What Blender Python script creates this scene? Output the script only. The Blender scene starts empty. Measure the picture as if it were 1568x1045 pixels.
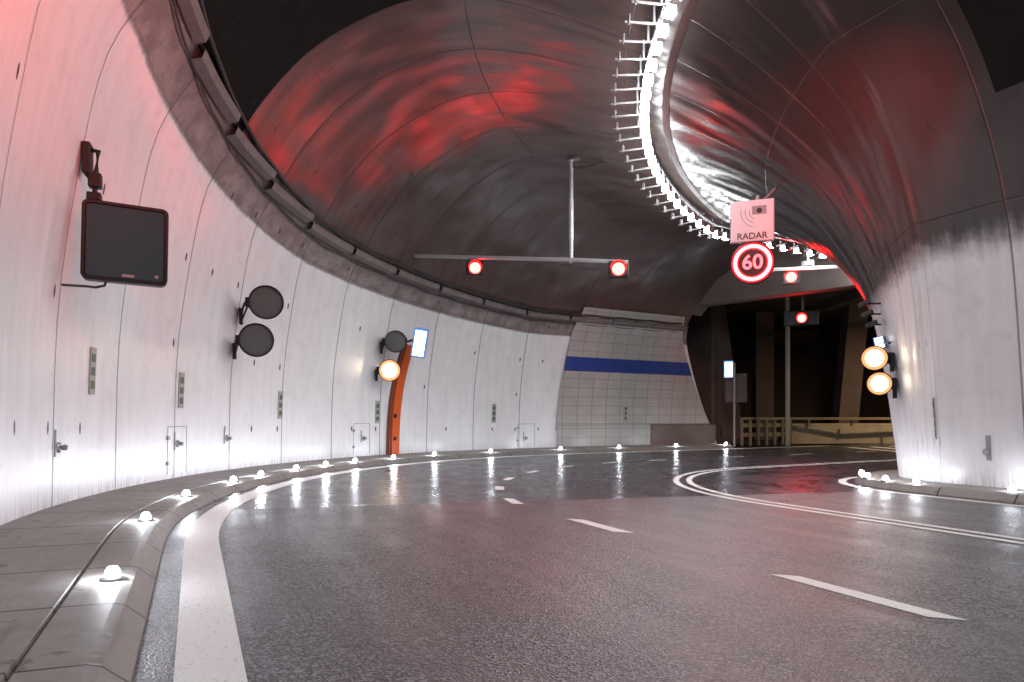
import bpy, math, random, bmesh
from mathutils import Vector, Matrix
random.seed(4)
rad=math.radians
# ---------------------------------------------------------------- tunnel alignment
C=(7.8,10.8);PH0=rad(-25);PH1=rad(60);R0=12.2;S1=R0*(PH1-PH0)
def dirs(ph): return (math.sin(ph),math.cos(ph)),(-math.cos(ph),math.sin(ph))
def ph_at(s): return PH0 if s<0 else PH1 if s>S1 else PH0+s/R0
def P(r,s,z=0):
    ph=ph_at(s); e=s if s<0 else (s-S1 if s>S1 else 0)
    t,n=dirs(ph)
    return Vector((C[0]+r*n[0]+e*t[0],C[1]+r*n[1]+e*t[1],z))
def K(s):
    if s<=1:return 1.1
    if s>=17:return .8
    if s<=5.5: return 1.1-.1*(s-1)/4.5
    return 1-.2*(s-5.5)/11.5
def ZT(s):
    f=min(max((s-2.5)/6.5,0),1);return 5.86-.52*f
prof=[(1.45,0.0),(1.55,1.0),(1.75,2.6),(1.95,3.5),(2.35,4.4),(3.0,5.3),(4.0,6.1),(5.0,6.7),(6.0,7.15),(7.3,7.6),(8.5,7.85),(9.4,7.8),(10.3,7.45),(11.1,6.95),(11.8,6.2),(12.16,5.65),(12.7,4.8),(13.0,3.5),(13.2,2),(13.25,0.0)]
def sm(p,sub=4):
    o=[]
    for i in range(len(p)-1):
        a=p[max(i-1,0)];b=p[i];c=p[i+1];d=p[min(i+2,len(p)-1)]
        for k in range(sub):
            t=k/sub
            o.append(tuple(.5*((2*b[q])+(-a[q]+c[q])*t+(2*a[q]-5*b[q]+4*c[q]-d[q])*t*t+(-a[q]+3*b[q]-3*c[q]+d[q])*t**3) for q in (0,1)))
    o.append(p[-1]);return o
PP=sm(prof)
def side_r(zn,left=True):
    pts=[p for p in PP if (p[0]>9.3)==left and (left or p[0]<7)]
    pts.sort(key=lambda p:p[1])
    for a,b in zip(pts,pts[1:]):
        if a[1]<=zn<=b[1]: return a[0]+(b[0]-a[0])*(zn-a[1])/(b[1]-a[1]+1e-9)
    return pts[-1][0] if zn>1 else pts[0][0]
def ceil_z(r):
    pts=sorted([p for p in PP],key=lambda p:p[0])
    for a,b in zip(pts,pts[1:]):
        if a[0]<=r<=b[0]: return a[1]+(b[1]-a[1])*(r-a[0])/(b[0]-a[0]+1e-9)
    return 0
def frange(a,b,d):
    n=max(1,int(math.ceil((b-a)/d)));return [a+(b-a)*i/n for i in range(n+1)]
# ---------------------------------------------------------------- scene helpers
col=bpy.context.scene.collection
def link(o,parent=None):
    col.objects.link(o)
    if parent: o.parent=parent
    return o
def empty(name):
    o=bpy.data.objects.new(name,None); o.empty_display_size=.3; return link(o)
def mesh(name,V,F,mat,parent=None,uv=None,uv2=None,smooth=False):
    me=bpy.data.meshes.new(name);me.from_pydata([tuple(v) for v in V],[],F)
    if uv:
        l=me.uv_layers.new(name='UVMap')
        for lp in me.loops: l.data[lp.index].uv=uv[lp.vertex_index]
    if uv2:
        l=me.uv_layers.new(name='rz')
        for lp in me.loops: l.data[lp.index].uv=uv2[lp.vertex_index]
    if mat: me.materials.append(mat)
    if smooth: me.polygons.foreach_set('use_smooth',[True]*len(me.polygons))
    me.update()
    return link(bpy.data.objects.new(name,me),parent)
def sweep(name,pts,s0,s1,mat,parent=None,ds=.3,kz=False,smooth=False,closed=False,send=None):
    V=[];F=[];UV=[];U2=[];S=frange(s0,s1,ds)
    p=list(pts)+([pts[0]] if closed else [])
    L=[0]
    for a,b in zip(p,p[1:]): L.append(L[-1]+math.hypot(b[0]-a[0],b[1]-a[1]))
    n=len(p)
    for i,s in enumerate(S):
        for j,(r,z) in enumerate(p):
            q=s if send is None else s0+(send(z)-s0)*i/(len(S)-1)
            V.append(P(r,q,z*(K(q) if kz else 1)));UV.append((q,L[j]));U2.append((r,z))
    for i in range(len(S)-1):
        for j in range(n-1): F.append((i*n+j,i*n+j+1,(i+1)*n+j+1,(i+1)*n+j))
    if closed:
        F.append(tuple(range(n-2,-1,-1)));F.append(tuple((len(S)-1)*n+j for j in range(n-1)))
    return mesh(name,V,F,mat,parent,UV,U2,smooth)
def frame(loc,heading=0,roll=0,pitch=0):
    """local x = right, y = away from viewer, z = up, for a viewer looking along heading"""
    return Matrix.Translation(Vector(loc))@Matrix.Rotation(-heading,4,'Z')@Matrix.Rotation(pitch,4,'X')@Matrix.Rotation(roll,4,'Y')
def add_box(name,M,size,mat,parent=None,off=(0,0,0),bevel=0,seg=2):
    bm=bmesh.new();bmesh.ops.create_cube(bm,size=1)
    for v in bm.verts: v.co=Vector((v.co.x*size[0]+off[0],v.co.y*size[1]+off[1],v.co.z*size[2]+off[2]))
    if bevel: bmesh.ops.bevel(bm,geom=bm.edges[:],offset=bevel,segments=seg,affect='EDGES',profile=.5)
    bm.transform(M);me=bpy.data.meshes.new(name);bm.to_mesh(me);bm.free()
    me.materials.append(mat);return link(bpy.data.objects.new(name,me),parent)
def add_plate(name,M,w,h,y0,y1,cr,mat,parent,hole=None):
    """rounded-corner plate in local XZ from y0 (front) to y1 (back); hole=(inset) makes a frame"""
    def outline(w,h,cr):
        o=[]
        for cx,cz,a0 in ((w/2-cr,h/2-cr,0),(-w/2+cr,h/2-cr,90),(-w/2+cr,-h/2+cr,180),(w/2-cr,-h/2+cr,270)):
            for k in range(7): a=rad(a0+15*k);o.append((cx+cr*math.cos(a),cz+cr*math.sin(a)))
        return o
    o=outline(w,h,cr);n=len(o);V=[];F=[];e=.008
    oi=outline(w-2*e,h-2*e,max(cr-e,.004))
    for x,z in oi: V.append(M@Vector((x,y0,z)))
    for x,z in o: V.append(M@Vector((x,y0+e,z)))
    for x,z in o: V.append(M@Vector((x,y1,z)))
    for k in range(n):
        q=(k+1)%n
        F.append((k,q,n+q,n+k));F.append((n+k,n+q,2*n+q,2*n+k))
    if hole:
        ii=outline(w-2*hole,h-2*hole,max(cr-hole*.6,.01));b=len(V)
        for x,z in ii: V.append(M@Vector((x,y0,z)))
        for x,z in ii: V.append(M@Vector((x,y1,z)))
        for k in range(n):
            q=(k+1)%n;F.append((k,q,b+q,b+k));F.append((b+k,b+q,b+n+q,b+n+k))
    else: F.append(tuple(range(n)))
    F.append(tuple(range(3*n-1,2*n-1,-1)))
    return mesh(name,V,F,mat,parent)
def add_lathe(name,M,pts,mat,parent=None,n=48,axis='Y',smooth=False):
    V=[];F=[];m=len(pts)
    for i in range(n):
        a=2*math.pi*i/n
        for r,y in pts:
            V.append(M@(Vector((r*math.cos(a),y,r*math.sin(a))) if axis=='Y' else Vector((r*math.cos(a),r*math.sin(a),y))))
    for i in range(n):
        k=(i+1)%n
        for j in range(m-1):
            f=[i*m+j,i*m+j+1,k*m+j+1,k*m+j]
            if pts[j][0]==0: f=f[:3]
            elif pts[j+1][0]==0: f=[f[0],f[1],f[3]]
            F.append(tuple(f))
    return mesh(name,V,F,mat,parent,smooth=smooth)
def add_disc(name,M,r,y,mat,parent=None,n=12):
    return mesh(name,[M@Vector((r*math.cos(2*math.pi*i/n),y,r*math.sin(2*math.pi*i/n))) for i in range(n)],[tuple(range(n))],mat,parent)
def add_tube(name,pts,r,mat,parent=None,n=10,cyc=False):
    pts=[Vector(p) for p in pts];V=[];F=[]
    for i,p in enumerate(pts):
        d=(pts[min(i+1,len(pts)-1)]-pts[max(i-1,0)]).normalized()
        u=d.cross(Vector((0,0,1)))
        if u.length<.05: u=d.cross(Vector((1,0,0)))
        u.normalize();w=d.cross(u)
        for k in range(n):
            a=2*math.pi*k/n;V.append(p+r*(math.cos(a)*u+math.sin(a)*w))
    for i in range(len(pts)-1):
        for k in range(n): F.append((i*n+k,i*n+(k+1)%n,(i+1)*n+(k+1)%n,(i+1)*n+k))
    F.append(tuple(range(n-1,-1,-1)));F.append(tuple((len(pts)-1)*n+k for k in range(n)))
    return mesh(name,V,F,mat,parent,smooth=False)
# ---------------------------------------------------------------- materials
class NT:
    def __init__(s,name):
        s.m=bpy.data.materials.new(name);s.m.use_nodes=True;s.t=s.m.node_tree;s.t.nodes.clear()
        s.out=s.t.nodes.new('ShaderNodeOutputMaterial')
    def n(s,typ,ins=None,**kw):
        x=s.t.nodes.new(typ)
        for k,v in kw.items(): setattr(x,k,v)
        for k,v in (ins or {}).items():
            if isinstance(v,bpy.types.NodeSocket): s.t.links.new(v,x.inputs[k])
            else: x.inputs[k].default_value=v
        return x
    def math(s,op,a,b=0.0,c=0.0,clamp=False):
        return s.n('ShaderNodeMath',{0:a,1:b,2:c},operation=op,use_clamp=clamp).outputs[0]
    def step(s,v,lo,hi): return s.n('ShaderNodeMapRange',{'Value':v,'From Min':lo,'From Max':hi,'To Min':0.0,'To Max':1.0},interpolation_type='SMOOTHSTEP').outputs[0]
    def mix(s,f,a,b): 
        x=s.n('ShaderNodeMix',data_type='RGBA')
        for i,v in ((0,f),(6,a),(7,b)):
            if isinstance(v,bpy.types.NodeSocket): s.t.links.new(v,x.inputs[i])
            else: x.inputs[i].default_value=v if i==0 else (*v,1) if len(v)==3 else v
        return x.outputs[2]
    def fmix(s,f,a,b):
        x=s.n('ShaderNodeMix',data_type='FLOAT')
        for i,v in ((0,f),(2,a),(3,b)):
            if isinstance(v,bpy.types.NodeSocket): s.t.links.new(v,x.inputs[i])
            else: x.inputs[i].default_value=v
        return x.outputs[0]
    def noise(s,vec,scale,detail=2,rough=.5): 
        i={'Scale':scale,'Detail':float(detail),'Roughness':rough}
        if vec is not None: i['Vector']=vec
        return s.n('ShaderNodeTexNoise',i).outputs['Fac']
    def uv(s,name='UVMap'): return s.n('ShaderNodeUVMap',uv_map=name).outputs[0]
    def scale(s,vec,x,y,z=1): return s.n('ShaderNodeMapping',{'Vector':vec,'Scale':(x,y,z)}).outputs[0]
    def pos(s): return s.n('ShaderNodeNewGeometry').outputs['Position']
    def bsdf(s,color,rough,metal=0.0,spec=.5,bump=None,bstr=.2,bdist=.01):
        i={'Base Color':color if isinstance(color,bpy.types.NodeSocket) else (*color,1),'Roughness':rough,'Metallic':metal,'Specular IOR Level':spec}
        if bump is not None:
            i['Normal']=s.n('ShaderNodeBump',{'Strength':bstr,'Distance':bdist,'Height':bump}).outputs[0]
        b=s.n('ShaderNodeBsdfPrincipled',i);s.t.links.new(b.outputs[0],s.out.inputs[0]);return b
def simple(name,c,rough=.5,metal=0.0,var=.15,sc=8,bstr=0,spec=.5):
    t=NT(name);nz=t.noise(t.pos(),sc,3,.6)
    c2=tuple(x*(1-var) for x in c);c3=tuple(min(1,x*(1+var)) for x in c)
    t.bsdf(t.mix(nz,c2,c3),t.fmix(nz,max(rough-.08,.03),rough+.08),metal,spec,bump=nz if bstr else None,bstr=bstr,bdist=.01);return t.m
def emit(name,c,st,sample=True):
    t=NT(name);e=t.n('ShaderNodeEmission',{'Color':(*c,1),'Strength':st});t.t.links.new(e.outputs[0],t.out.inputs[0])
    if not sample: t.m.cycles.emission_sampling='NONE'
    return t.m

# lining: white enamelled walls, brown painted vault, near-black colour on the vault near the viewer
t=NT('tunnel_lining_paint')
uv=t.uv();rz=t.uv('rz');sp=t.n('ShaderNodeSeparateXYZ',{0:uv});S_,L_=sp.outputs[0],sp.outputs[1]
sq=t.n('ShaderNodeSeparateXYZ',{0:rz});r_,z_=sq.outputs[0],sq.outputs[1]
left=t.math('GREATER_THAN',r_,8.0)
streak=t.noise(t.scale(uv,6,.6),1.0,3,.6)
streak2=t.noise(t.scale(uv,26,1.6),1.0,2,.6)
fine=t.noise(t.pos(),3.5,4,.6)
zt=t.n('ShaderNodeMapRange',{'Value':S_,'From Min':2.5,'From Max':9.0,'To Min':5.86,'To Max':5.34}).outputs[0]
limit=t.fmix(left,3.16,t.math('SUBTRACT',zt,.66))
smear=t.fmix(left,.30,.06)
nzz=t.fmix(left,t.math('ADD',streak,fine),t.math('ADD',streak2,fine))
zl=t.math('ADD',z_,t.math('MULTIPLY',t.math('SUBTRACT',nzz,1.0),smear))
d=t.math('SUBTRACT',zl,limit)
notwhite=t.step(d,t.math('MULTIPLY',smear,-.7),t.math('MULTIPLY',smear,.9))
band=t.math('MULTIPLY',t.math('MULTIPLY',left,notwhite),t.math('LESS_THAN',z_,zt))
def seam(v,period,phase,w,soft=.5):
    f=t.math('FRACT',t.math('DIVIDE',t.math('SUBTRACT',v,phase),period))
    a=t.math('ABSOLUTE',t.math('SUBTRACT',f,.5))
    return t.step(a,.5-w/period,.5-w*soft/period*.3)
ring=seam(S_,1.65,5.5,.022)
fa=t.math('FRACT',t.math('DIVIDE',S_,.825));fb=t.math('FRACT',t.math('DIVIDE',L_,1.37))
da=t.math('MULTIPLY',t.math('SUBTRACT',fa,.5),.825);db=t.math('MULTIPLY',t.math('SUBTRACT',fb,.5),1.37)
dd=t.math('SQRT',t.math('ADD',t.math('MULTIPLY',t.math('MULTIPLY',da,da),9.0),t.math('MULTIPLY',db,db)))
keep=t.math('GREATER_THAN',t.n('ShaderNodeTexWhiteNoise',{'Vector':t.n('ShaderNodeCombineXYZ',{0:t.math('FLOOR',t.math('DIVIDE',S_,.825)),1:t.math('FLOOR',t.math('DIVIDE',L_,1.37))}).outputs[0]},noise_dimensions='2D').outputs[0],.5)
anchor=t.math('MULTIPLY',t.math('SUBTRACT',1.0,t.step(dd,.06,.075)),keep)
longs=seam(L_,2.74,.9,.014)
white=t.mix(t.step(streak,.35,.75),(.72,.70,.705),(.65,.635,.64))
white=t.mix(t.math('MULTIPLY',t.step(fine,.5,.75),.3),white,(.48,.46,.46))
low=t.math('MULTIPLY',t.math('SUBTRACT',1.0,t.step(z_,.03,.5)),t.step(streak2,.4,.7))
white=t.mix(t.math('MULTIPLY',low,.6),white,(.22,.20,.19))
brown=t.mix(t.step(streak,.3,.75),(.085,.053,.047),(.050,.032,.029))
brown=t.mix(t.fmix(left,t.step(r_,7.0,4.0),0.0),brown,t.mix(streak,(.050,.032,.028),(.022,.016,.015)))  # inner side of the vault coloured darker to offset the strong strip light
bandc=t.mix(t.step(fine,.35,.65),(.15,.115,.11),(.26,.21,.205))
bandc=t.mix(t.math('MULTIPLY',t.step(t.math('SUBTRACT',zt,z_),.5,.1),.6),bandc,(.10,.072,.068))
bandc=t.mix(t.math('MULTIPLY',t.step(streak2,.5,.7),.3),bandc,(.08,.06,.06))
c=t.mix(notwhite,white,brown);c=t.mix(band,c,bandc)
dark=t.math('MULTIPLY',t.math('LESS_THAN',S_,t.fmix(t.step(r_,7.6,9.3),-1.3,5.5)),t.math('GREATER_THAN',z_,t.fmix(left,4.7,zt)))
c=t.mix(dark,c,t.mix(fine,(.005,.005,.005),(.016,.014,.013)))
dk=t.math('MAXIMUM',t.math('MULTIPLY',ring,.7),t.math('MAXIMUM',anchor,t.math('MULTIPLY',longs,t.math('MULTIPLY',notwhite,.5))))
c=t.mix(dk,c,(.02,.017,.016))
rg=t.fmix(notwhite,t.fmix(streak,.24,.40),t.fmix(left,t.fmix(streak,.24,.40),t.fmix(streak,.22,.42)))
rg=t.fmix(band,rg,.55);rg=t.fmix(dark,rg,.9)
wob=t.noise(t.scale(uv,.9,.7),1.0,1,.5)
h=t.math('ADD',t.math('MULTIPLY',wob,t.fmix(notwhite,.03,.09)),t.math('ADD',t.math('MULTIPLY',streak2,.0010),t.math('MULTIPLY',dk,-.008)))
t.bsdf(c,rg,spec=t.fmix(dark,t.fmix(left,.6,.7),.1),bump=h,bstr=1.0,bdist=1.0)
LINING=t.m

# asphalt
t=NT('asphalt_road');uv=t.uv();sp=t.n('ShaderNodeSeparateXYZ',{0:uv});s_,l_=sp.outputs[0],sp.outputs[1];p=t.pos()
vo=t.n('ShaderNodeTexVoronoi',{'Vector':p,'Scale':85.0})
agg=vo.outputs['Distance'];g=t.n('ShaderNodeSeparateColor',{0:vo.outputs['Color']}).outputs[0]
nz=t.noise(p,1.6,4,.65)
trk=t.noise(t.scale(uv,.22,2.2),1.0,3,.6)
near=t.math('SUBTRACT',1.0,t.step(s_,2.5,2.56))
a1=t.mix(t.step(g,.35,1.0),(.038,.039,.042),(.24,.243,.252));a1=t.mix(t.math('MULTIPLY',t.step(nz,.4,.65),.5),a1,(.053,.054,.058))
a2=t.mix(g,(.030,.029,.035),(.074,.072,.084));a2=t.mix(t.step(trk,.45,.7),a2,(.028,.027,.032))
c=t.mix(near,a2,a1)
wet=t.math('ADD',t.math('MULTIPLY',nz,.6),t.math('MULTIPLY',trk,.5))
rg=t.fmix(near,t.fmix(t.step(wet,.4,.7),.36,.23),t.fmix(t.step(wet,.4,.7),.48,.32))
nrm=t.n('ShaderNodeBump',{'Strength':t.fmix(near,.11,.62),'Distance':.006,'Height':agg}).outputs[0]
b=t.n('ShaderNodeBsdfPrincipled',{'Base Color':c,'Roughness':rg,'Specular IOR Level':.5,'Normal':nrm});t.t.links.new(b.outputs[0],t.out.inputs[0])
ASPH=t.m
# road paint
t=NT('road_marking_paint');p=t.pos();v=t.noise(p,45,3,.7)
c=t.mix(t.step(v,.60,.68),(.82,.81,.79),(.40,.39,.38))
spk=t.step(t.noise(p,6,5,.75),.69,.72);c=t.mix(spk,c,(.05,.05,.05))
ww=t.n('ShaderNodeTexVoronoi',{'Vector':p,'Scale':90.0}).outputs['Distance']
t.bsdf(c,.5,bump=ww,bstr=.5,bdist=.006);PAINT=t.m
# pavement concrete
t=NT('walkway_concrete');uv=t.uv();sp=t.n('ShaderNodeSeparateXYZ',{0:uv});p=t.pos()
nz=t.noise(p,5,5,.7);st=t.noise(t.scale(uv,.8,9),1,3,.6)
c=t.mix(nz,(.12,.112,.10),(.38,.36,.34));c=t.mix(t.math('MULTIPLY',t.step(st,.5,.75),.5),c,(.11,.10,.09))
f=t.math('FRACT',t.math('DIVIDE',t.math('ADD',sp.outputs[0],20.3),1.0));a=t.math('ABSOLUTE',t.math('SUBTRACT',f,.5));jt=t.step(a,.488,.494)
c=t.mix(jt,c,(.02,.018,.016));c=t.mix(t.math('MULTIPLY',t.step(nz,.60,.66),.6),c,(.06,.053,.046))
t.bsdf(c,t.fmix(nz,.45,.75),bump=t.math('ADD',nz,t.math('MULTIPLY',jt,-2.0)),bstr=.6,bdist=.008);WALK=t.m
def tiles(name,ca,cb):
    t=NT(name);uv=t.uv();sp=t.n('ShaderNodeSeparateXYZ',{0:uv})
    def ln(v,per,w):
        a=t.math('ABSOLUTE',t.math('SUBTRACT',t.math('FRACT',t.math('DIVIDE',v,per)),.5));return t.step(a,.5-w/per,.5-w/per*.4)
    j=t.math('MAXIMUM',ln(sp.outputs[0],.6,.02),ln(sp.outputs[1],.3,.012))
    nz=t.noise(t.pos(),2,4,.6);c=t.mix(nz,ca,cb);c=t.mix(t.math('MULTIPLY',j,.5),c,(.08,.075,.07))
    t.bsdf(c,t.fmix(nz,.3,.5));return t.m
TILE=tiles('wall_tiles_grey',(.30,.285,.27),(.42,.40,.375));BLUE=tiles('wall_tiles_blue',(.015,.035,.18),(.025,.055,.26))
STEEL=simple('galvanised_steel',(.38,.38,.40),.38,.8);BLACK=simple('black_plastic',(.010,.012,.013),.5,spec=.3);DGREY=simple('dark_matte_screen',(.036,.068,.074),.8,var=.08,spec=.2)
GREYM=simple('grey_painted_metal',(.30,.30,.31),.4,.3);ORANGE=simple('orange_paint',(.55,.085,.012),.4,var=.12);DUCT=simple('cable_duct_concrete',(.15,.12,.115),.75,var=.45,sc=5,bstr=.4)
CABLE=simple('cable_rubber',(.03,.028,.027),.6);CONC=simple('barrier_concrete',(.40,.34,.25),.8,var=.3,sc=3);DCONC=simple('gallery_concrete',(.12,.09,.08),.85,var=.4,sc=1.2)
WOOD=simple('weathered_timber',(.24,.19,.12),.75,var=.3);GREEN=simple('exit_plate_green',(.06,.10,.07),.4);WHITE=simple('white_sign_face',(.50,.47,.50),.35,var=.05);REDP=simple('dark_tray_paint',(.05,.022,.02),.5,var=.3)
GROUND=simple('dark_ground',(.03,.028,.025),.95,var=.4,sc=1)
LED=emit('led_lamp_face',(.93,.97,1.0),185);KLED=emit('kerb_led',(.86,.90,1.0),340);KLED2=emit('kerb_led_low',(.86,.90,1.0),140);RED=emit('red_signal_led',(1,.0044,.0038),230);REDN=emit('red_signal_led_near',(1,.03,.02),40)
WARM=emit('warm_lamp_face',(1,.80,.58),26);WARMR=emit('warm_lamp_rim',(1,.33,.13),1.8,False);BOXW=emit('lit_sign_white',(.85,.93,1),5);BOXB=emit('lit_sign_blue',(.10,.28,.85),1.2,False)
RING=emit('led_ring_red',(1,.036,.040),26);RING_GLOW=emit('ring_glow_red',(1,.01,.012),3.0,False);DIG=emit('led_digits',(1,.10,.12),4.5,False)

# ---------------------------------------------------------------- ground / road
g=mesh('ground',[(-150,-120,-.06),(180,-120,-.06),(180,220,-.06),(-150,220,-.06)],[(0,1,2,3)],GROUND)
road=empty('road')
rp=[(2.12,0)]+[(r*.5,0) for r in range(5,24)]+[(11.87,0)]
sweep('carriageway',rp,-16,64,ASPH,road,ds=.5)
Z=.004
def line(name,r,w,s0,s1,parent,ds=.3): return sweep(name,[(r-w/2,Z),(r+w/2,Z)],s0,s1,PAINT,parent,ds=ds)
mk=empty('road_markings')
line('edge_line_outer',11.57,.28,-16,30,mk);line('edge_line_inner',2.32,.13,-16,40,mk)
line('double_line_a',4.84,.10,-16,40,mk);line('double_line_b',5.06,.10,-16,40,mk)
for i,(a,b) in enumerate([(-10,-8.9),(-7.1,-6),(-4.1,-3.0),(-1.0,-.1),(2.1,3.0),(4.7,5.5),(7.2,8.0),(9.8,10.6),(12.4,13.2),(15,15.8),(17.6,18.4),(20.3,21.3),(23.3,24.3),(26.5,27.5)]):
    r=7.9 if a<1 else 8.0
    V=[P(r-.07,a-.09,Z),P(r+.07,a+.05,Z),P(r+.07,b+.09,Z),P(r-.07,b-.05,Z)]
    mesh('dash_%d'%i,V,[(0,1,2,3)],PAINT,mk)
for i in range(5):
    a=27+i*1.3;V=[P(6.2+i*.15,a,Z),P(10.2,a+2.2,Z),P(10.2,a+2.6,Z),P(6.2+i*.15,a+.4,Z)];mesh('chevron_%d'%i,V,[(0,1,2,3)],PAINT,mk)
kl=empty('walkway')
sweep('kerbstone',[(11.86,-.05),(11.87,.015),(11.97,.10),(12.02,.115),(12.26,.12)],-16,25.2,WALK,kl,ds=.25)
sweep('slab',[(12.26,.12),(12.265,.095),(12.285,.095),(12.29,.122),(12.8,.128),(13.3,.132)],-16,25.2,WALK,kl,ds=.25)
kr=empty('walkway')
sweep('kerbstone',[(2.14,-.05),(2.13,.02),(2.06,.11),(2.0,.125),(1.85,.125),(1.35,.13)],-16,24.6,WALK,kr,ds=.25)
# ---------------------------------------------------------------- tunnel
tun=empty('road_tunnel');SE=23.3
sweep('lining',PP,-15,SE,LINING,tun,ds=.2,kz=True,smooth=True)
lw=[p for p in PP if p[0]>12.16]
sweep('lining_wall_end',lw,SE,26,LINING,tun,ds=.2,kz=True,smooth=True,send=lambda z:SE+.02+2.55*max(0,1-z/5.6))
V=[];F=[]
rs=frange(1.6,12.1,.35)
for s in (SE+.02,SE+.5):
    for r in rs: V.append(P(r,s,min(4.72+.045*(r-6),ceil_z(r)*.8-.02 if r<12 else 4.7)));V.append(P(r,s,7.2))
n=len(rs)
for i in range(n-1):
    a=2*i;F.append((a,a+1,a+3,a+2));b=a+2*n;F.append((b,b+1,b+3,b+2));F.append((a,a+2,b+2,b))
mesh('portal_lintel',V,F,DCONC,tun)
# cable duct cornice in segments on the outer wall
s=-13.0;i=0
while s<22:
    L=1.55;zc=ZT(s+.8)+.02;rr=side_r(zc);pr=[(rr+.06,zc-.16),(rr-.08,zc-.13),(rr-.13,zc-.02),(rr-.08,zc+.05),(rr+.0,zc+.07)]
    sweep('cable_duct_%d'%i,pr,s,s+L,DUCT,tun,ds=.26,kz=True)
    s+=1.65;i+=1
for j,(dz,dr,rd) in enumerate([(.12,-.08,.03),(.16,-.02,.018),(-.2,-.04,.016)]):
    add_tube('duct_cable_%d'%j,[P(side_r(ZT(s)+dz)+dr,s,(ZT(s)+dz)*K(s)+.012*math.sin(s*5+j)) for s in frange(-14,23,.25)],rd,CABLE,tun,6)
# tiled panel
tw=empty('tiled_wall')
def panel(name,z0,z1,s0,s1,mat,off=.05):
    V=[];F=[];UV=[];zs=frange(z0,z1,.25);m=len(zs);fr=frange(0,1,.06);k=len(fr)
    for s in fr:
        for z in zs:
            f=(z-.8)/4.9;a=s0+.35*f;b=s1-2.5*f;ss=a+(b-a)*s
            V.append(P(side_r(z)-off,ss,z*K(ss)));UV.append((ss,z*.8))
    for i in range(k-1):
        for j in range(m-1): F.append((i*m+j,i*m+j+1,(i+1)*m+j+1,(i+1)*m+j))
    return mesh(name,V,F,mat,tw,UV)
panel('tiles_lower',.85,3.3,18.35,25.5,TILE);panel('blue_band',3.3,3.88,18.35,25.5,BLUE,.052);panel('tiles_upper',3.88,5.75,18.35,25.5,TILE)
sweep('plinth',[(13.17,.14),(13.15,.84)],18.4,22.4,TILE,tw,ds=.3);sweep('plinth_dark',[(13.15,.14),(13.1,.84),(13.2,.86)],22.4,25.6,DCONC,tw,ds=.3)
# ---------------------------------------------------------------- crown LED strip
st=empty('ceiling_light_strip')
rl=5.6
ss=[];s=-14.0
while s<SE-.5:
    ss.append(s);s+=.66 if 0<=s<=S1 else .5
V=[];F=[];HV=[];HF=[];BV=[];BF=[]
def boxv(VV,FF,c,t,n,lx,ly,z0,z1,faces=(0,1,2,3,4,5)):
    b=len(VV)
    for dz in (z0,z1):
        for a,e in ((-1,-1),(1,-1),(1,1),(-1,1)):
            VV.append((c[0]+t[0]*a*lx/2+n[0]*e*ly/2,c[1]+t[1]*a*lx/2+n[1]*e*ly/2,c[2]+dz))
    fs=((0,3,2,1),(4,5,6,7),(0,1,5,4),(1,2,6,5),(2,3,7,6),(3,0,4,7))
    for q in faces: FF.append(tuple(b+k for k in fs[q]))
for i,s in enumerate(ss):
    tt,nn=dirs(ph_at(s));cz=ceil_z(rl)*K(s);c=P(rl,s,cz-.34)
    boxv(V,F,c,tt,nn,.145,.13,-.07,-.001,(0,3,4,5));boxv(HV,HF,c,tt,nn,.16,.15,.0,.05)
    boxv(HV,HF,P(rl-.075,s,cz-.34),tt,nn,.17,.012,-.09,-.001)  # added skirt on the inner side, keeps lamp light off the vault
    boxv(BV,BF,P(rl+.27,s,cz-.27),tt,nn,.024,.60,.0,.024)
    boxv(BV,BF,P(rl+.5,s,cz-.23),tt,nn,.07,.025,-.05,.08)
    boxv(BV,BF,P(rl+.12,s,cz-.15),tt,nn,.03,.03,-.12,.2)
BRK=simple('bracket_dull_zinc',(.22,.21,.21),.55,.5)
mesh('lamp_faces',V,F,LED,st);mesh('lamp_housings',HV,HF,GREYM,st);mesh('mounting_brackets',BV,BF,BRK,st)
sweep('cable_tray',[(rl-.30,6.80),(rl-.42,6.78),(rl-.42,6.82),(rl-.30,6.84)],-14,SE,REDP,st,kz=True,closed=True,ds=.3)
sweep('carrier_rail',[(rl-.02,6.80),(rl+.05,6.80),(rl+.05,6.84),(rl-.02,6.84)],-14,SE,STEEL,st,kz=True,closed=True,ds=.3)
# ---------------------------------------------------------------- kerb marker lights
def stud(s,r,m=KLED):
    e=empty('kerb_marker_light');M=frame(P(r,s,.118),ph_at(s))
    add_lathe('base',M,[(0,.0),(.07,.0),(.07,.010),(.055,.022),(0,.022)],STEEL,e,16,'Z')
    add_lathe('led',M,[(.042,.02),(.040,.05),(.026,.074),(0,.083)],m,e,10,'Z')
for s in [-4.4,-1.7,.9,3,5,6.1,7.5,8.65,9.8,11.3,12.9,15.1,17.8,20.1,22.6,25.0]: stud(s,12.08)
for s,r in [(-3.6,1.82),(-1.1,1.82),(1.0,1.92),(4.2,2.0),(7.5,2.02),(11.2,2.02)]: stud(s,r,KLED2)
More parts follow.
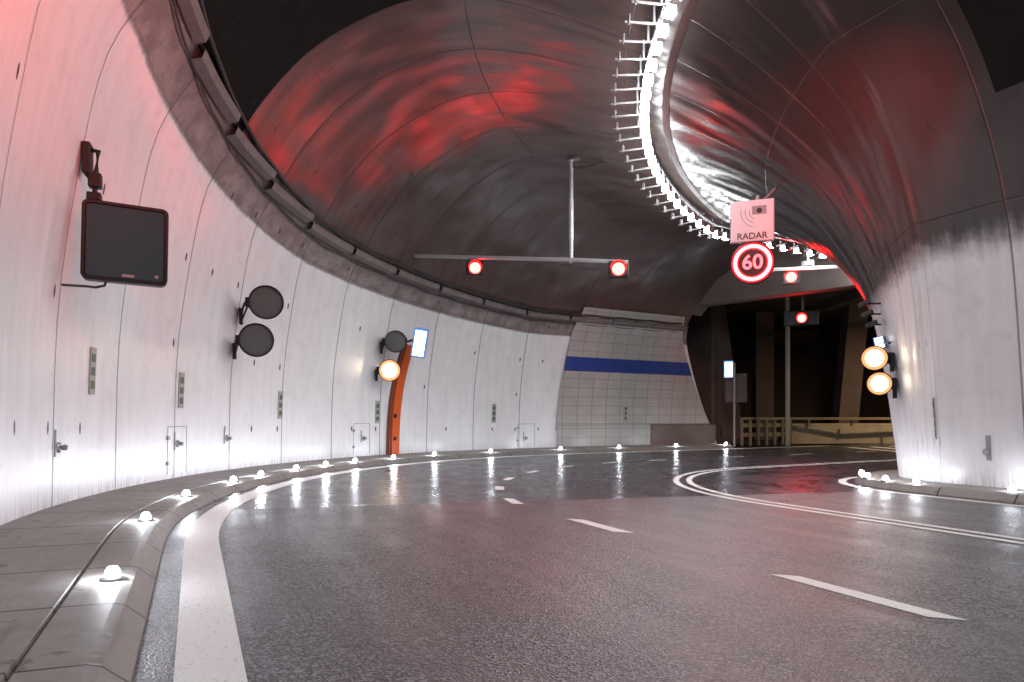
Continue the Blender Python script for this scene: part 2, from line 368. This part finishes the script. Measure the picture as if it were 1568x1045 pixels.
# ---------------------------------------------------------------- signals
def signal(M,parent,w=.42,h=.36,led=RED,lr=.135,name='signal'):
    add_box(name+'_housing',M,(w,.16,h),BLACK,parent,(0,.08,0),.02)
    add_disc(name+'_lens',M,lr,-.006,led,parent,14)
    V=[];F=[];n=14
    for i in range(n+1):
        a=math.pi*(-.08+1.16*i/n)
        for y,r in ((0,lr+.02),(-.11,lr+.025)): V.append(M@Vector((r*math.cos(a),y,r*math.sin(a))))
    for i in range(n): F.append((2*i,2*i+1,2*i+3,2*i+2))
    mesh(name+'_visor',V,F,BLACK,parent)
gan=empty('overhead_signal_gantry')
A=Vector((-2.45,17.15,5.17));B=Vector((1.3,15.0,4.57));D=Vector((2.42,14.28,4.35))
def beam(name,a,b,w,mat,parent):
    d=b-a;M=Matrix.Translation((a+b)/2)@d.to_track_quat('X','Z').to_matrix().to_4x4();return add_box(name,M,(d.length,w,w),mat,parent,(0,0,0),.008,1)
GALV=simple('galvanised_bar',(.36,.34,.34),.5,.3)
beam('cross_bar_left',A,B,.08,GALV,gan);beam('cross_bar_right',B,D,.08,GALV,gan)
add_tube('drop_post',[(1.3,15.0,4.5),(1.3,15.0,6.74)],.045,GALV,gan);add_tube('drop_post_sleeve',[(1.3,15.0,5.0),(1.3,15.0,5.9)],.055,GALV,gan)
add_box('ceiling_plate',frame((1.35,14.95,6.76),rad(33)),(.3,.14,.04),STEEL,gan)
add_tube('cable_conduit',[(1.3,15,6.6),(1.6,14.85,6.55),(2.2,14.6,6.62),(3.0,14.3,6.5)],.02,CABLE,gan)
signal(frame((-.88,16.3,4.68),rad(-4)),gan,name='red_signal_a');signal(frame((2.23,14.3,4.22),rad(8)),gan,name='red_signal_b')
# unseen gantry above the viewer, added red spots aimed at outer wall and vault
g2=empty('overhead_signal_gantry')
a=P(12.0,-3.0,5.6);b=P(3.2,-3.0,5.3);beam('cross_bar',a,b,.08,STEEL,g2)
m=P(7.3,-3.0,0);add_tube('drop_post',[(m.x,m.y,5.45),(m.x,m.y,8.2)],.05,STEEL,g2)
def rsig(loc,target,nm,power,cone,led=REDN):
    d=(Vector(target)-loc);hd=math.atan2(d.x,d.y);signal(Matrix.Translation(loc)@Matrix.Rotation(-hd+math.pi,4,'Z'),g2,led=led,name=nm,lr=.10)
    l=bpy.data.lights.new(nm+'_beam','SPOT');l.energy=power;l.color=(1,.08,.055);l.spot_size=rad(cone);l.spot_blend=1.0;l.shadow_soft_size=.08
    o=link(bpy.data.objects.new(nm+'_beam',l),g2);o.location=loc+d.normalized()*.2;o.rotation_euler=d.to_track_quat('-Z','Y').to_euler()
rsig(P(10.9,-2.9,5.2),P(12.75,0.5,5.1),'red_signal_a',1050,74)
rsig(P(5.2,-2.9,5.1),P(2.7,6.5,5.0),'red_signal_b',1500,52)
# second gantry deeper in the bend
g3=empty('overhead_signal_gantry')
a=Vector((6.6,18.2,5.03));b=Vector((9.4,16.2,4.75));beam('cross_bar',a,b,.09,GALV,g3)
for k in range(3):
    q=a.lerp(b,.35+.27*k);add_tube('hanger_%d'%k,[(q.x,q.y,q.z),(q.x,q.y,5.72)],.03,STEEL,g3);add_box('junction_%d'%k,frame((q.x,q.y,q.z+.12),rad(55)),(.26,.16,.14),BRK,g3,bevel=.01)
signal(frame((7.30,17.85,4.78),rad(22)),g3,name='red_signal')
# ---------------------------------------------------------------- radar + 60
rs_=empty('speed_limit_sign_with_radar_panel')
def text(body,size,M,mat,parent,name):
    cu=bpy.data.curves.new(name,'FONT');cu.body=body;cu.size=size;cu.align_x='CENTER';cu.align_y='CENTER';cu.extrude=.002;cu.offset=size*.015
    o=bpy.data.objects.new(name,cu);link(o,parent);o.matrix_world=M@Matrix.Rotation(rad(90),4,'X');cu.materials.append(mat);return o
Mr=frame((4.22,12.0,4.56),rad(19))
TXT=simple('sign_lettering_black',(.03,.01,.01),.5)
add_box('radar_panel',Mr,(.71,.03,.72),WHITE,rs_,(0,0,0),.012)
add_box('panel_edge',Mr,(.73,.02,.74),GREYM,rs_,(0,.02,0))
text('RADAR',.155,Mr@Matrix.Translation((0,-.018,-.27)),TXT,rs_,'radar_lettering')
SILV=simple('pictogram_grey',(.20,.18,.19),.3,.4)
add_box('camera_pictogram',Mr,(.24,.006,.15),SILV,rs_,(.12,-.018,.18),.002)
add_lathe('camera_lens',Mr@Matrix.Translation((.12,-.022,.17)),[(.0,0),(.045,0),(.055,.004),(.06,.006)],BLACK,rs_,20)
for k in range(3):
    r0=.12+.07*k;V=[];F=[]
    for i in range(11):
        a_=rad(165+i*9)
        for r in (r0,r0+.012): V.append(Mr@Vector((.08+r*math.cos(a_),-.0165,.15+r*math.sin(a_))))
    for i in range(10): F.append((2*i,2*i+1,2*i+3,2*i+2))
    mesh('radar_wave_%d'%k,V,F,SILV,rs_)
M6=frame((4.22,11.98,3.82),rad(19))@Matrix.Scale(.93,4)
add_lathe('speed_disc_housing',M6,[(0,.10),(.38,.10),(.40,.08),(.40,-.02),(.385,-.03),(.38,-.01),(0,-.01)],simple('speed_disc_bloom_red',(.03,.006,.006),.4),rs_,48)  # disc face tinted dark red to paint in the bloom of the ring
add_lathe('led_ring',M6,[(.275,-.016),(.35,-.016)],RING,rs_,32)
add_lathe('ring_glow_outer',M6,[(.352,-.016),(.376,-.016)],RING_GLOW,rs_,32);add_lathe('ring_glow_inner',M6,[(.254,-.016),(.273,-.016)],RING_GLOW,rs_,32)  # deep red emissive rims imitate the glow around the LED ring
text('60',.38,M6@Matrix.Translation((0,-.016,0)),DIG,rs_,'speed_digits')
add_tube('support_post',[M6@Vector((.1,.13,-.3)),M6@Vector((.1,.13,1.3))],.03,BRK,rs_)
add_tube('support_arm',[M6@Vector((.1,.13,1.1)),M6@Vector((.55,.4,1.6))],.025,BRK,rs_)
# ---------------------------------------------------------------- wall lamps
def round_lamp(x,y,z,rd,wall,lit,hd):
    e=empty('round_warning_light');M=frame((x,y,z),hd)
    add_lathe('housing',M,[(0,.15),(rd*.75,.15),(rd*.97,.05),(rd,0),(rd,-.05),(rd*.94,-.05),(rd*.92,-.01)],BLACK,e,40)
    if lit:
        add_disc('lens',M,rd*.66,-.02,WARM,e,16);add_lathe('lens_rim',M,[(rd*.66,-.02),(rd*.93,-.012)],WARMR,e,40)
    else: add_lathe('lens',M,[(0,-.030),(rd*.6,-.024),(rd*.935,-.012)],DISC,e,40,smooth=True)
    w=Vector(wall);c=Vector((x,y,z));q=M@Vector((-rd-.02,.08,0)) if w.x<c.x else M@Vector((rd+.02,.08,0))
    add_box('hinge',frame(q,hd),(.07,.12,.18),BLACK,e,bevel=.01)
    add_tube('arm_top',[q+Vector((0,0,.06)),(q+w)/2+Vector((0,0,.07)),w],.022,BLACK,e);add_tube('arm_low',[q-Vector((0,0,.07)),w-Vector((0,0,.16))],.018,BLACK,e)
    add_box('wall_plate',frame(w-Vector((0,0,.06)),hd),(.06,.14,.30),BLACK,e,bevel=.008)
    return e
DISC=simple('unlit_lens',(.085,.082,.080),.6,var=.06)
round_lamp(-4.5,12.5,3.21,.31,P(13.0,7.15,3.05),False,rad(-15))
round_lamp(-4.68,12.5,2.52,.31,P(13.1,7.1,2.4),False,rad(-15))
round_lamp(-2.95,17.3,3.03,.28,P(12.98,11.9,2.95),False,rad(-8))
round_lamp(-3.1,17.3,2.30,.28,P(13.1,11.85,2.25),True,rad(-8))
round_lamp(5.84,11.0,2.06,.20,P(1.72,6.2,2.05),True,rad(26))
round_lamp(5.92,11.0,1.65,.19,P(1.68,6.2,1.62),True,rad(26))
def lit_sign(name,M,w,h,parent=None):
    e=empty(name);add_box('case',M,(w,.09,h),GREYM,e,(0,.05,0),.015)
    add_box('blue_border',M,(w*.94,.006,h*.96),BOXB,e,(0,0,0));add_box('white_face',M,(w*.74,.006,h*.40),BOXW,e,(0,-.006,h*.21));add_box('white_field',M,(w*.74,.006,h*.42),BOXW,e,(0,-.006,-h*.23))
    return e
e=lit_sign('illuminated_emergency_sign',frame((-2.37,17.5,3.02),rad(-2),rad(9)),.38,.76)
add_tube('bracket',[P(13.0,12.7,3.1),Vector((-2.55,17.56,3.1))],.03,BLACK,e)
e=lit_sign('illuminated_emergency_sign',frame((8.25,26.0,2.95),rad(15)),.36,.66)
add_tube('post',[(8.5,26.1,0),(8.5,26.1,3.2)],.045,GREYM,e);add_box('equipment_box',frame((8.6,26.2,2.25),rad(15)),(.8,.3,1.1),DCONC,e,(0,.15,0),.02)
e=lit_sign('illuminated_emergency_sign',frame((6.0,11.15,2.33),rad(35),rad(-12)),.16,.2);add_tube('bracket',[(6.05,11.2,2.33),P(1.75,6.3,2.3)],.02,BLACK,e)
e=empty('wall_sensor_unit')
for k,(dx,dz) in enumerate([(0,0),(.05,-.17),(.12,-.34)]):
    M=frame((5.78+dx,11.2,2.98+dz),rad(20),rad(-25));add_box('unit_%d'%k,M,(.17,.14,.07),CABLE,e,bevel=.012);add_tube('arm_%d'%k,[M@Vector((0,.05,0)),P(1.85,7.0,2.95+dz)],.015,BLACK,e)
# big square switched-off panel
e=empty('variable_message_panel');M=frame((-4.30,7.6,3.04),rad(-28),rad(1))
add_plate('case',M,.84,.87,0,.13,.07,BLACK,e);add_plate('back_shell',M,.74,.77,.13,.17,.06,BLACK,e);add_plate('bezel',M,.845,.875,-.022,.0,.07,BLACK,e,hole=.034);add_plate('screen',M,.77,.80,-.008,.0,.05,DGREY,e)
add_lathe('badge',M@Matrix.Translation((.31,-.012,-.34)),[(0,0),(.02,0),(.022,.004)],GREYM,e,16);add_box('label',M,(.12,.004,.03),GREYM,e,(.03,-.010,-.36))
wq=P(12.93,2.2,3.95);tp=M@Vector((-.31,.06,.44))
add_box('wall_plate',frame(wq+Vector((.03,0,0)),rad(-20)),(.08,.18,.34),BLACK,e,bevel=.01)
add_tube('arm',[wq+Vector((.05,0,.1)),wq+Vector((.16,-.02,.08)),tp+Vector((.02,0,.32)),tp],.028,BLACK,e);add_tube('arm_lower',[wq+Vector((0,0,-.1)),tp+Vector((0,0,.15))],.024,BLACK,e)
add_box('knuckle',frame(tp+Vector((.01,0,.22)),rad(-24)),(.13,.12,.16),BLACK,e,bevel=.015);add_box('knuckle_b',frame(tp+Vector((0,0,.04)),rad(-24)),(.14,.14,.09),BLACK,e,bevel=.015)
cp=M@Vector((-.18,.05,-.42));cw=P(13.05,1.9,2.5);add_tube('cable',[cp,cp+Vector((-.02,0,-.06)),cp+Vector((-.12,0,-.08)),(cp+cw)/2+Vector((0,0,-.04)),cw],.014,CABLE,e)
# ---------------------------------------------------------------- niche frame
def wallstrip(name,s0,s1,z0,z1,off,mat,parent,left=True,curve=0):
    V=[];F=[];zs=frange(z0,z1,.2);m=len(zs);sg=-1 if left else 1
    sx=frange(s0,s1,.2);cv=lambda z:curve*(max(0,z-.4)/(max(z1-.4,.1)))**2
    for s in sx:
        for z in zs: V.append(P(side_r(z/K(s),left)+sg*off,s+cv(z),z))
    for i in range(len(sx)-1):
        for j in range(m-1): F.append((i*m+j,i*m+j+1,(i+1)*m+j+1,(i+1)*m+j))
    base=len(V)
    ring=[(s0,z) for z in zs]+[(s,zs[-1]) for s in sx[1:]]+[(s1,z) for z in reversed(zs[:-1])]+[(s,zs[0]) for s in reversed(sx[:-1])]
    for s,z in ring:
        r=side_r(z/K(s),left);V.append(P(r+sg*off,s+cv(z),z));V.append(P(r-sg*.01,s+cv(z),z))
    n=len(ring)
    for i in range(n-1): a=base+2*i;F.append((a,a+1,a+3,a+2))
    return mesh(name,V,F,mat,parent)
e=empty('emergency_niche_frame')
wallstrip('frame_jamb',12.40,12.66,.13,3.05,.14,ORANGE,e,curve=.32);wallstrip('inner_reveal',12.33,12.40,.13,3.0,.10,simple('orange_dark',(.18,.04,.015),.6),e,curve=.32)
for z in (.5,1.1): wallstrip('latch_%d'%(z*10),12.45,12.54,z,z+.10,.16,BLACK,e)
OLIVE=simple('plate_olive',(.32,.32,.28),.45)
for s,z in [(3.15,1.68),(5.65,1.55),(8.73,1.37),(12.0,1.25),(16.13,1.24),(21.25,1.26)]:
    e=empty('distance_marker_plate');o=.02 if s<18 else .075;wallstrip('plate',s-.07,s+.07,z-.29,z+.29,o,OLIVE,e)
    for k in range(3): wallstrip('mark_%d'%k,s-.045,s+.045,z-.22+k*.165,z-.12+k*.165,o+.005,GREEN,e)
e=empty('distance_marker_plate');wallstrip('plate',.82,.94,.78,1.4,.02,OLIVE,e,False)
for k in range(4): wallstrip('mark_%d'%k,.85,.91,.82+k*.14,.92+k*.14,.026,GREEN,e,False)
SEAM=simple('shadow_gap',(.25,.24,.24),.8)
for s0,s1,z1 in [(11.2,11.75,.95),(17.0,17.6,.9),(5.3,5.85,.95)]:
    e=empty('service_hatch');
    for a,b,c_,d_ in [(s0,s0+.012,.2,z1),(s1,s1+.012,.2,z1),(s0,s1,z1,z1+.012)]: wallstrip('gap',a,b,c_,d_,.004,SEAM,e)
    for z in (.35,.75): wallstrip('hinge',s0-.03,s0+.03,z,z+.06,.03,GREYM,e)
for s,z in [(2.33,.77),(5.59,.68),(7.08,.72),(11.55,.58),(17.3,.45)]:
    e=empty('wall_lock_knob');M=frame(P(side_r(z)-.0,s,z),ph_at(s)-rad(90))
    add_lathe('rose',M,[(0,-.03),(.045,-.03),(.06,-.01),(.06,.03)],STEEL,e,20);add_lathe('knob',M,[(0,-.10),(.025,-.095),(.035,-.06),(.02,-.03)],STEEL,e,16)
    wallstrip('strike_plate',s-.10,s-.07,z-.1,z+.2,.012,GREYM,e)
e=empty('wall_lock_knob');M=frame(P(side_r(.6,False),-.6,.62),rad(65));add_lathe('rose',M,[(0,-.03),(.045,-.03),(.06,.03)],STEEL,e,20);wallstrip('strike_plate',-.66,-.6,.5,.85,.012,GREYM,e,False)
# ---------------------------------------------------------------- beyond the portal
b=empty('concrete_barrier')
bp=[(9.6,27.3),(11.6,28.7),(14,29.2),(20,29.6),(30,30)]
def wallpath(name,pts,z0,z1,th,mat,parent):
    V=[];F=[]
    for x,y in pts: V+= [(x,y,z0),(x,y-.08 if z0<.05 else y,z1),(x,y+th,z1),(x,y+th,z0)]
    for i in range(len(pts)-1):
        a=4*i
        for j in range(4): F.append((a+j,a+(j+1)%4,a+4+(j+1)%4,a+4+j))
    F.append((0,1,2,3));a=4*(len(pts)-1);F.append((a+3,a+2,a+1,a));return mesh(name,V,F,mat,parent)
wallpath('wall',bp[1:],0,.78,.3,CONC,b);wallpath('cap',[(x,y-.05) for x,y in bp[1:]],.79,.86,.45,CONC,b)
gr=empty('guard_rail')
for z in (.35,.72,1.02): wallpath('rail_%d'%(z*100),[(8.9,26.6),(9.6,27.2),(11.6,28.3),(20,29.1)] if z>1 else [(8.9,26.6),(9.6,27.2),(11.6,28.3)],z,z+.16 if z<1 else z+.10,.06,WOOD,gr)
for k in range(7):
    x=9.0+k*.42;y=26.75+k*.25;add_box('post_%d'%k,frame((x,y,.5),0),(.1,.1,1.0),WOOD,gr,bevel=.01)
for k in range(5): add_box('baluster_%d'%k,frame((12.5+k*1.8,28.75,.92),0),(.08,.08,.34),WOOD,gr)
pl=empty('signal_mast');add_tube('mast',[(10.9,27,0),(10.9,27,5.9)],.085,simple('mast_paint',(.42,.38,.32),.5),pl,14)
add_box('signal_backboard',frame((9.4,22.2,4.35),rad(24)),(1.05,.12,.5),BLACK,pl,(0,.06,0),.03);signal(frame((9.4,22.15,4.33),rad(24)),pl,.4,.4,name='red_signal')
add_tube('signal_arm',[(9.5,22.3,4.5),(9.5,22.3,5.6)],.04,STEEL,pl)
for i,(x,y,tx) in enumerate([(9.3,28.6,-.9),(15.2,31,.6),(18.5,32,0),(12.6,34,.0)]):
    c_=empty('gallery_column');V=[];w=.45
    for z,dx in ((0,0),(6.4,tx)):
        V+=[(x+dx-w,y,z),(x+dx+w,y,z),(x+dx+w,y+.7,z),(x+dx-w,y+.7,z)]
    mesh('shaft',V,[(0,1,5,4),(1,2,6,5),(2,3,7,6),(3,0,4,7)],DCONC,c_);add_box('base_block',frame((x,y+.35,.15)),(1.2,1.0,.34),DCONC,c_,bevel=.03)
gl=empty('gallery_structure')
add_box('roof_slab',frame((18,34,6.7)),(30,22,.5),DCONC,gl);add_box('back_wall',frame((18,42,3.3)),(34,.5,6.8),DCONC,gl);add_box('side_wall',frame((6.0,31.5,3.3),rad(60-90)),(.5,9,6.8),DCONC,gl)
for k in range(4): add_box('roof_beam_%d'%k,frame((10+k*4.5,33,6.3),rad(0)),(.5,18,.5),DCONC,gl)
fill_e=empty('added_gallery_fill');add_box('housing',frame((17.5,25.5,5.4)),(.8,.25,.1),GREYM,fill_e);mesh('face',[(17.1,25.4,5.34),(17.9,25.4,5.34),(17.9,25.6,5.34),(17.1,25.6,5.34)],[(0,3,2,1)],emit('warm_fill_emitter',(1,.70,.42),1100),fill_e)  # added fill light out of view, warms the columns and barrier
add_tube('fill_pole',[(17.5,25.6,0),(17.5,25.6,5.5)],.06,STEEL,fill_e)
# ---------------------------------------------------------------- world & camera
w=bpy.data.worlds.new("World");bpy.context.scene.world=w;w.use_nodes=True;nt=w.node_tree
sky=nt.nodes.new('ShaderNodeTexSky');sky.sky_type='NISHITA';sky.sun_disc=False;sky.sun_elevation=rad(-4);sky.sun_rotation=rad(200)
nt.links.new(sky.outputs[0],nt.nodes['Background'].inputs[0]);nt.nodes['Background'].inputs[1].default_value=.02
w.cycles.sampling_method='NONE'
cam=bpy.data.cameras.new('camera');co=bpy.data.objects.new('camera',cam);link(co)
co.location=(0,0,1.1);co.rotation_euler=(rad(90),0,0);cam.lens=24;cam.shift_y=.075;cam.clip_start=.05;cam.clip_end=600
bpy.context.scene.camera=co
vs=bpy.context.scene.view_settings;vs.view_transform='Standard';vs.look='None';vs.exposure=0
